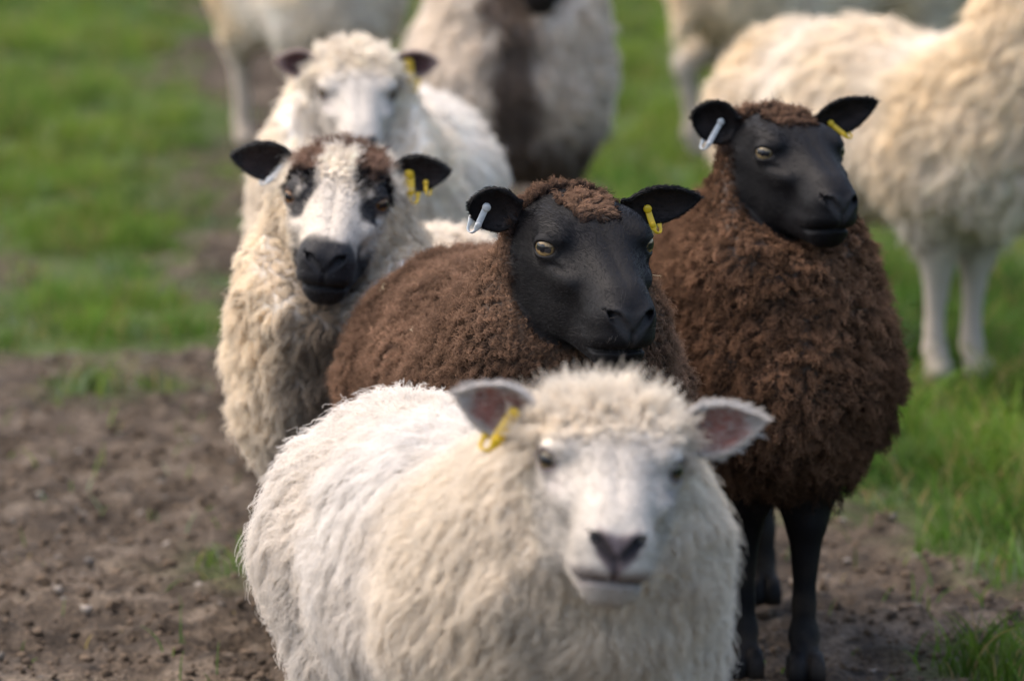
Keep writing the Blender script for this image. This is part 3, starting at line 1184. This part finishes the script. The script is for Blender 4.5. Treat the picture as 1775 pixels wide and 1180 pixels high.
def lidring(H):
    q = np.stack([H[:, 0], np.abs(H[:, 1]), H[:, 2]], 1) - (EYE_C + EYE_DIR * EYE_R)
    qt, qu, qe = q @ EYE_T, q @ EYE_U, q @ EYE_DIR
    e = np.sqrt((qt / .0185) ** 2 + (qu / .0120) ** 2 + (qe / .02) ** 2)
    return sstep(1.18, .92, e)


def col_white(s, P, H, fle, fac, bare):
    n = fbm(P, 6, s.seed + 70)
    wool = mixc(np.tile(V3(.82, .76, .68), (len(P), 1)), np.tile(V3(.88, .85, .81), (len(P), 1)), np.clip(.5 + .6 * n, 0, 1))
    cream = sstep(.36, .16, np.linalg.norm(H - V3(-.06, 0, -.12), axis=1)) * .45
    wool = mixc(wool, V3(.80, .69, .52)[None], cream)
    face = np.tile(V3(.45, .41, .36), (len(P), 1))
    c = mixc(wool, face, fac)
    nos = cone(np.stack([H[:, 0], np.abs(H[:, 1]), H[:, 2]], 1), V3(.178, .005, -.052), V3(.163, .0205, -.036), .005, .0068)
    c = mixc(c, V3(.115, .090, .092)[None] * (1 + .4 * fbm(P, 120, 3, 2)[:, None]), nosepad(H))
    c = mixc(c, V3(.020, .016, .018)[None], sstep(.003, -.002, nos) * (H[:, 0] > .14))
    c = mixc(c, V3(.15, .115, .115)[None], lips(H) * .8)
    c = mixc(c, V3(.07, .055, .06)[None], lidring(H))
    tear = np.exp(-(((H[:, 0] - .066) / .018) ** 2 + ((H[:, 2] + .020) / .009) ** 2)) * (np.abs(H[:, 1]) > .03) * .45
    c = mixc(c, V3(.30, .27, .28)[None], tear)
    c = mixc(c, V3(.46, .41, .35)[None], bare)
    dirt = sstep(.30, .06, P[:, 2]) * .35
    return mixc(c, V3(.30, .22, .15)[None], dirt)


def col_brown(s, P, H, fle, fac, bare):
    n = fbm(P, 9, s.seed + 70)
    wool = mixc(np.tile(V3(.056, .037, .027), (len(P), 1)), np.tile(V3(.108, .072, .052), (len(P), 1)), np.clip(.5 + .7 * n, 0, 1))
    dust = (np.clip(.35 + .8 * fbm(P, 35, s.seed + 4, 2), 0, 1) * sstep(.24, .05, P[:, 2]) * .6)
    black = mixc(np.tile(V3(.0052, .0050, .0060), (len(P), 1)), V3(.055, .042, .030)[None], dust)
    k = np.clip(fac + bare, 0, 1)[:, None]
    c = wool * (1 - k) + black * k
    pad = nosepad(H)
    c = mixc(c, V3(.022, .021, .022)[None], pad)
    return c


FACE_BLACK = dict(mat=M_BLACKHAIR, n=60000, length=.0065, thick=.00018, K=4, clump=.12, cell=.006, bend=.35, lay=.74, frizz=.05, jitter=.06, vary=.2)
FACE_WHITE = dict(mat=M_SHORT, n=45000, length=.0105, thick=.00022, K=4, clump=.25, cell=.008, bend=.35, lay=.62, frizz=.08, jitter=.18, vary=.3)

BLK = (.006, .0055, .006)


def ear(base, dir, open, L, W, inner, outer, tags=(), hairs=2500, **k):
    return dict(base=base, dir=dir, open=open, L=L, W=W, inner=inner, outer=outer, tags=tags, hairs=hairs, **k)


def not_head(s, V, H):
    return sstep(.10, .14, np.linalg.norm(H - V3(0, 0, 0), axis=1))


def on_head(s, V, H):
    return sstep(.16, .12, np.linalg.norm(H - V3(-.02, 0, 0), axis=1)) * (H[:, 2] > -.02)


def dark_front(s, P, lo, hi):
    """dark weight of a stripe down the middle of the chest"""
    x = P @ s.fwd
    y = P @ s.left
    n = fbm(P, 12, s.seed + 33)
    return sstep(lo, lo + .06, x) * sstep(hi + .03, hi - .03, np.abs(y) + .03 * n)


def col_badger(s, P, H, fle, fac, bare):
    """cream with black muzzle, eye patches, ears; brown fringe round a cream topknot"""
    c = col_white(s, P, H, fle, fac * 0, bare)
    A = np.stack([H[:, 0], np.abs(H[:, 1]), H[:, 2]], 1)
    n = .006 * fbm(P, 45, s.seed + 31, 2)
    hr = np.linalg.norm(H, axis=1) < .21
    hr[hr] = head_sdf(H[hr]) < .016
    blaze = np.tile(V3(.40, .35, .29), (len(P), 1))
    c = mixc(c, blaze, np.clip(fac, 0, 1) * .8)
    br = cone(A, V3(.026, .046, .020), V3(-.035, .044, .036), .018, .022) + n
    c = mixc(c, V3(.20, .105, .065)[None], sstep(.006, -.004, br) * hr * .9)
    top = sstep(-.030, -.045, H[:, 0] + n * 2) * sstep(.015, .025, H[:, 2]) * sstep(.085, .06, A[:, 1]) * hr
    c = mixc(c, V3(.12, .060, .038)[None], top * .9)
    eye = cone(A, V3(.068, .044, -.012), V3(.034, .042, .022), .015, .017) + n
    eye = np.minimum(eye, ell(A, V3(.037, .060, .011), V3(.030, .030, .025)) + n)
    c = mixc(c, V3(.012, .011, .012)[None], sstep(.008, -.006, eye + n) * hr)
    c = mixc(c, V3(.05, .035, .03)[None], lidring(H) * .9)
    q = H[:, 0] * .62 - H[:, 2] * .78 + n
    c = mixc(c, V3(.014, .014, .016)[None], sstep(.094, .116, q + n + .45 * np.maximum(A[:, 1] - .022, 0) * sstep(-.05, -.07, H[:, 2])) * sstep(.05, .07, H[:, 0]) * hr)
    d = sstep(.20, .15, np.linalg.norm(H - V3(.02, 0, -.27), axis=1) / np.maximum(.2, 1 - .0 * n)) * sstep(.075, .02, A[:, 1] + n * 3)
    c = mixc(c, V3(.10, .065, .045)[None], d * .75 * (fle > .5))
    return c


def col_darkchest(s, P, H, fle, fac, bare):
    c = col_white(s, P, H, fle, fac, bare)
    w = dark_front(s, P, .02, .050) * .85
    w = np.maximum(w, sstep(.42, .32, P[:, 2] / s.tall + .03 * fbm(P, 12, 5)) * sstep(-.10, .02, P @ s.fwd) * .8)
    c = mixc(c, V3(.66, .58, .49)[None], fle * .7)
    c = mixc(c, V3(.075, .045, .032)[None], w)
    c = mixc(c, V3(.015, .013, .013)[None], np.clip(fac + bare, 0, 1))
    return c


def col_cream(s, P, H, fle, fac, bare):
    c = col_white(s, P, H, fle, fac, bare)
    n = fbm(P, 5, s.seed + 13)
    w = np.clip(.6 + .5 * n, 0, 1) * fle
    return mixc(c, V3(.76, .65, .48)[None], w)


def upper(s, V, H):
    return on_head(s, V, H)


PINK = (.22, .095, .075)
WHT = (.52, .48, .44)

# 1 ---- white sheep in front, face to the camera
build_sheep('white sheep with pink ears and ragged topknot standing in front of all the others', (.045, 6.28), 20, (.107, 6.015, .679), (3.8, 9, -5.9), hs=1.14, tall=.93, girth=.99, length=1.0,
            neck_r=.128, neck_fwd=.02, lump=.007, lump_f=16, seed=3, face_cut=(.002, .40), knot=(.042, .075, .012), soft=.030, crown=.5, shag=1.5, tint=.91, extras=dict(whiskers=40, whisker_col=(.6, .58, .55)), color=col_white, fine=.0034, iris=(.15, .11, .05),
            fleece=[dict(mat=M_WHITE, n=170000, length=.042, thick=.00036, K=7, clump=.66, cell=.011, cell2=.035, curl=.0018, turns=1.4, bend=1.0, lay=.30, frizz=.18, jitter=.28, vary=.3, cvar=.10),
                    dict(mat=M_WHITE, name='topknot', n=12000, region=on_head, length=.030, thick=.00036, K=7, clump=.8, cell=.012, curl=.002, turns=1.1, bend=.2, lay=.1, frizz=.2, jitter=.5, vary=.55, cvar=.12)],
            face_hair=FACE_WHITE,
            ears=[ear((-.030, -.074, .010), (-.90, -.08, .36), (.25, -1, -.25), .090, .066, PINK, WHT, tags=[(.26, .05, .98, 'yellow', 1.7, .08, 1.3)], in_w=.25, hl=.010, hairs=4500),
                  ear((-.030, .074, .010), (.95, -.05, .18), (-.2, -1, -.15), .094, .066, PINK, WHT, in_w=.25, hl=.010, hairs=4500)])

# 2 ---- the sharp brown sheep with a black face, in the middle
build_sheep('curly brown sheep with black face, sharp in the middle, looking over the white sheep', (.045, 7.47), 12, (.095, 7.212, .769), (20.5, 15, -1), hs=1.165, tall=.98, girth=1.0, length=1.0,
            neck_r=.112, lump=.007, lump_f=28, seed=11, face_cut=(-.050, .40), knot=(.034, .024, .012), band=(-.070, -.020), color=col_brown, crown=.30, extras=dict(whiskers=60, whisker_col=(.10, .09, .08), straw=7), fine=.0027, iris=(.25, .17, .075),
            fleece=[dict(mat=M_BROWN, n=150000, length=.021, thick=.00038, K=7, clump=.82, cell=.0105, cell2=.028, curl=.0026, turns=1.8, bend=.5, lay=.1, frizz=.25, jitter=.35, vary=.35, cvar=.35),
                    dict(mat=M_BROWN, name='topknot', n=7000, region=on_head, length=.013, thick=.0004, K=7, clump=.8, cell=.010, curl=.0028, turns=1.6, bend=.2, lay=.1, frizz=.3, jitter=.4, cvar=.3)],
            face_hair=FACE_BLACK,
            ears=[ear((-.036, -.070, .010), (-.95, -.05, .10), (.15, -1, -.35), .064, .064, (.012, .009, .009), BLK, tags=[(.62, .0, .95, 'grey', 1.35, .14)], blunt=7),
                  ear((-.036, .070, .010), (.97, .12, .10), (-.1, -1, -.35), .098, .056, (.016, .011, .010), BLK, tags=[(.25, -.3, -.98, 'yellow', 1.3, .05)])])

# 3 ---- cream sheep with black muzzle
build_sheep('cream sheep with black muzzle, black eye patches and brown fringe round its topknot', (-.252, 8.30), -15, (-.258, 8.144, .714), (-4.4, 15, -5.2), hs=1.10, tall=.88, girth=.84, length=1.0,
            neck_r=.122, neck_fwd=.03, lump=.008, lump_f=18, seed=23, face_cut=(.030, .42), knot=(.044, .048, .012), soft=.02, crown=.6, shag=1.2, color=col_badger, fine=.0032, iris=(.20, .09, .02),
            fleece=[dict(mat=M_WHITE, n=95000, tint=(.96, .93, .87), length=.030, thick=.0005, K=6, clump=.7, cell=.018, cell2=.05, curl=.002, turns=1.2, bend=.8, lay=.2, frizz=.2, jitter=.3, cvar=.12),
                    dict(mat=M_WHITE, name='topknot', n=9000, region=on_head, length=.022, thick=.0004, K=6, clump=.85, cell=.010, curl=.0025, turns=1.5, bend=.3, lay=.1, frizz=.3, jitter=.4, cvar=.15)],
            face_hair=dict(FACE_WHITE, n=20000),
            ears=[ear((-.036, -.072, .012), (-.96, -.05, .12), (.2, -1, -.2), .090, .062, (.020, .013, .012), BLK, tags=[(.12, .45, .98, 'grey', 1.45, .18)]),
                  ear((-.036, .072, .012), (.97, .0, .02), (-.15, -1, -.2), .084, .060, (.020, .013, .012), BLK, tags=[(.22, -.1, -.98, 'yellow', 1.7, .02, 1.5), (.55, -.6, -.98, 'yellow', .9, .02)])])

# 4 ---- brown sheep with black face at the grass edge
build_sheep('brown sheep with black face, raised head and black legs standing beside the grass', (.388, 8.00), 4, (.402, 7.955, .803), (27, 11, -2.0), hs=1.02, tall=1.03, girth=.945, length=1.0, leg=.84,
            neck_r=.098, neck_fwd=.015, neck_base=.0, neck_low=.112, pear=True, stance=.6, brisket=.04, lump=.010, lump_f=20, seed=37, face_cut=(-.054, .36), knot=(.024, .030, .014), band=(-.066, -.026), color=col_brown, crown=.5, fine=.0034, iris=(.25, .185, .095),
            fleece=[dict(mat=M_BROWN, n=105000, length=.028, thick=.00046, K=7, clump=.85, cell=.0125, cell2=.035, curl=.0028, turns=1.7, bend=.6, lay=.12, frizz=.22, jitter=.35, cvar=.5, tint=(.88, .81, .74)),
                    dict(mat=M_BROWN, name='topknot', n=6000, region=on_head, length=.018, thick=.0004, K=7, clump=.8, cell=.011, curl=.003, turns=1.5, bend=.2, lay=.1, frizz=.3, jitter=.4, cvar=.3)],
            face_hair=dict(FACE_BLACK, n=24000),
            ears=[ear((-.036, -.070, .012), (-.90, .05, .24), (.15, -1, -.30), .064, .066, (.012, .009, .009), BLK, tags=[(.35, .05, .95, 'grey', 1.2, .10)], blunt=7),
                  ear((-.036, .070, .012), (.92, .12, .33), (-.1, -1, -.35), .096, .056, (.016, .011, .010), BLK, tags=[(.20, -.3, -.98, 'yellow', 1.1, .12)])])

# 5 ---- white sheep behind the cream one
build_sheep('white sheep with dusky inner ears looking over the head of the black-muzzled sheep', (-.28, 9.90), -9, (-.278, 9.761, .708), (5.2, 20, -1), hs=1.0, tall=.97, girth=.94, length=1.0,
            neck_r=.120, lump=.008, lump_f=14, seed=41, face_cut=(-.010, .40), knot=(.038, .075, .011), soft=.024, crown=.6, shag=1.5, color=col_white, fine=.0038, iris=(.2, .13, .05),
            fleece=[dict(mat=M_WHITE, n=60000, length=.030, thick=.0006, K=5, clump=.7, cell=.02, curl=.002, turns=1.0, bend=.8, lay=.2, frizz=.2, jitter=.3, cvar=.12),
                    dict(mat=M_WHITE, name='topknot', n=7000, region=on_head, length=.026, thick=.0005, K=5, clump=.8, cell=.013, curl=.002, turns=1.1, bend=.3, lay=.1, frizz=.2, jitter=.3, cvar=.12)],
            face_hair=dict(FACE_WHITE, n=9000, thick=.0003),
            ears=[ear((-.034, -.072, .014), (-.97, .0, .10), (.15, -1, -.2), .072, .054, (.06, .03, .03), (.30, .22, .2), tags=[(.25, .3, .98, 'grey', 1.2, .05)], hairs=900, in_w=.1),
                  ear((-.034, .072, .014), (.97, .0, .08), (-.15, -1, -.2), .078, .054, (.06, .03, .03), (.30, .22, .2), tags=[(.30, .1, -.98, 'yellow', 1.9, .0, 1.5)], hairs=900, in_w=.1)])

FAR = dict(fine=.008, coarse=.022)
FLC = dict(mat=M_WHITE, n=45000, length=.036, thick=.0008, K=5, clump=.75, cell=.026, curl=.003, turns=1.0, bend=.9, lay=.2, frizz=.2, jitter=.3, cvar=.15)


def plain_ears(inner, outer, yaw):
    a = math.radians(yaw)
    l = V3(math.cos(a), math.sin(a), 0)
    f_ = V3(math.sin(a), -math.cos(a), 0)
    return [ear((-.034, sg * .072, .012), tuple(l * sg * .97 + V3(0, 0, .12)), tuple(f_ + V3(0, 0, -.2)), .095, .060, inner, outer, hairs=0) for sg in (-1, 1)]


# 6 ---- shaggy white sheep side-on in the grass
build_sheep('shaggy white sheep standing side-on in the grass behind the raised black head', (.88, 10.84), 37, (1.17, 10.60, .93), (45, 40, 0), hs=1.05, tall=1.04, girth=1.0, length=.98, step=.0, stance=.65,
            neck_r=.118, neck_fwd=.0, neck_base=.15, brisket=.15, lump=.008, lump_f=13, seed=53, face_cut=(-.02, .35), knot=(.02, .05, .02), color=col_cream, **FAR,
            fleece=[dict(FLC, n=75000, length=.042, cell=.02, cell2=.05, clump=.6, thick=.0007)], face_hair=dict(FACE_WHITE, n=5000, thick=.0004), ears=plain_ears((.25, .13, .10), WHT, 35))

# 7 ---- white sheep with the dark chest
build_sheep('white sheep with a dark brown stripe down its chest and dark legs', (.0, 12.0), 2, (.05, 11.80, .835), (8, 30, 0), hs=1.08, tall=1.0, girth=1.16, length=1.0,
            neck_r=.15, neck_fwd=.0, neck_base=.09, brisket=.08, lump=.010, lump_f=14, seed=61, face_cut=(-.03, .3), knot=(.02, .04, .02), color=col_darkchest, **FAR,
            fleece=[dict(FLC, n=50000)], face_hair=dict(FACE_BLACK, n=5000, thick=.0004), ears=plain_ears((.02, .012, .012), BLK, 8))

# 8 ---- cream sheep on the track
build_sheep('cream sheep standing on the muddy track behind, its head out of view', (-.48, 14.55), 20, (-.44, 14.30, .86), (25, 25, 0), hs=1.05, tall=1.02, girth=1.0, length=1.0,
            neck_r=.125, lump=.010, lump_f=14, seed=71, face_cut=(-.02, .35), knot=(.02, .05, .02), color=col_cream, **FAR,
            fleece=[dict(FLC, n=32000)], face_hair=dict(FACE_WHITE, n=3000, thick=.0004), ears=plain_ears((.25, .13, .10), WHT, 25))

# 9 ---- cream sheep turned away
build_sheep('cream sheep turned away on the grass, partly hidden by the shaggy white back', (1.03, 14.9), 118, (1.26, 14.98, .86), (110, 25, 0), hs=1.05, tall=1.02, girth=1.05, length=1.0,
            neck_r=.125, lump=.010, lump_f=14, seed=83, face_cut=(-.02, .35), knot=(.02, .05, .02), color=col_cream, **FAR,
            fleece=[dict(FLC, n=32000)], face_hair=dict(FACE_WHITE, n=2000, thick=.0004), ears=plain_ears((.25, .13, .10), WHT, 110))

print('total', round(time.time() - T0, 1))
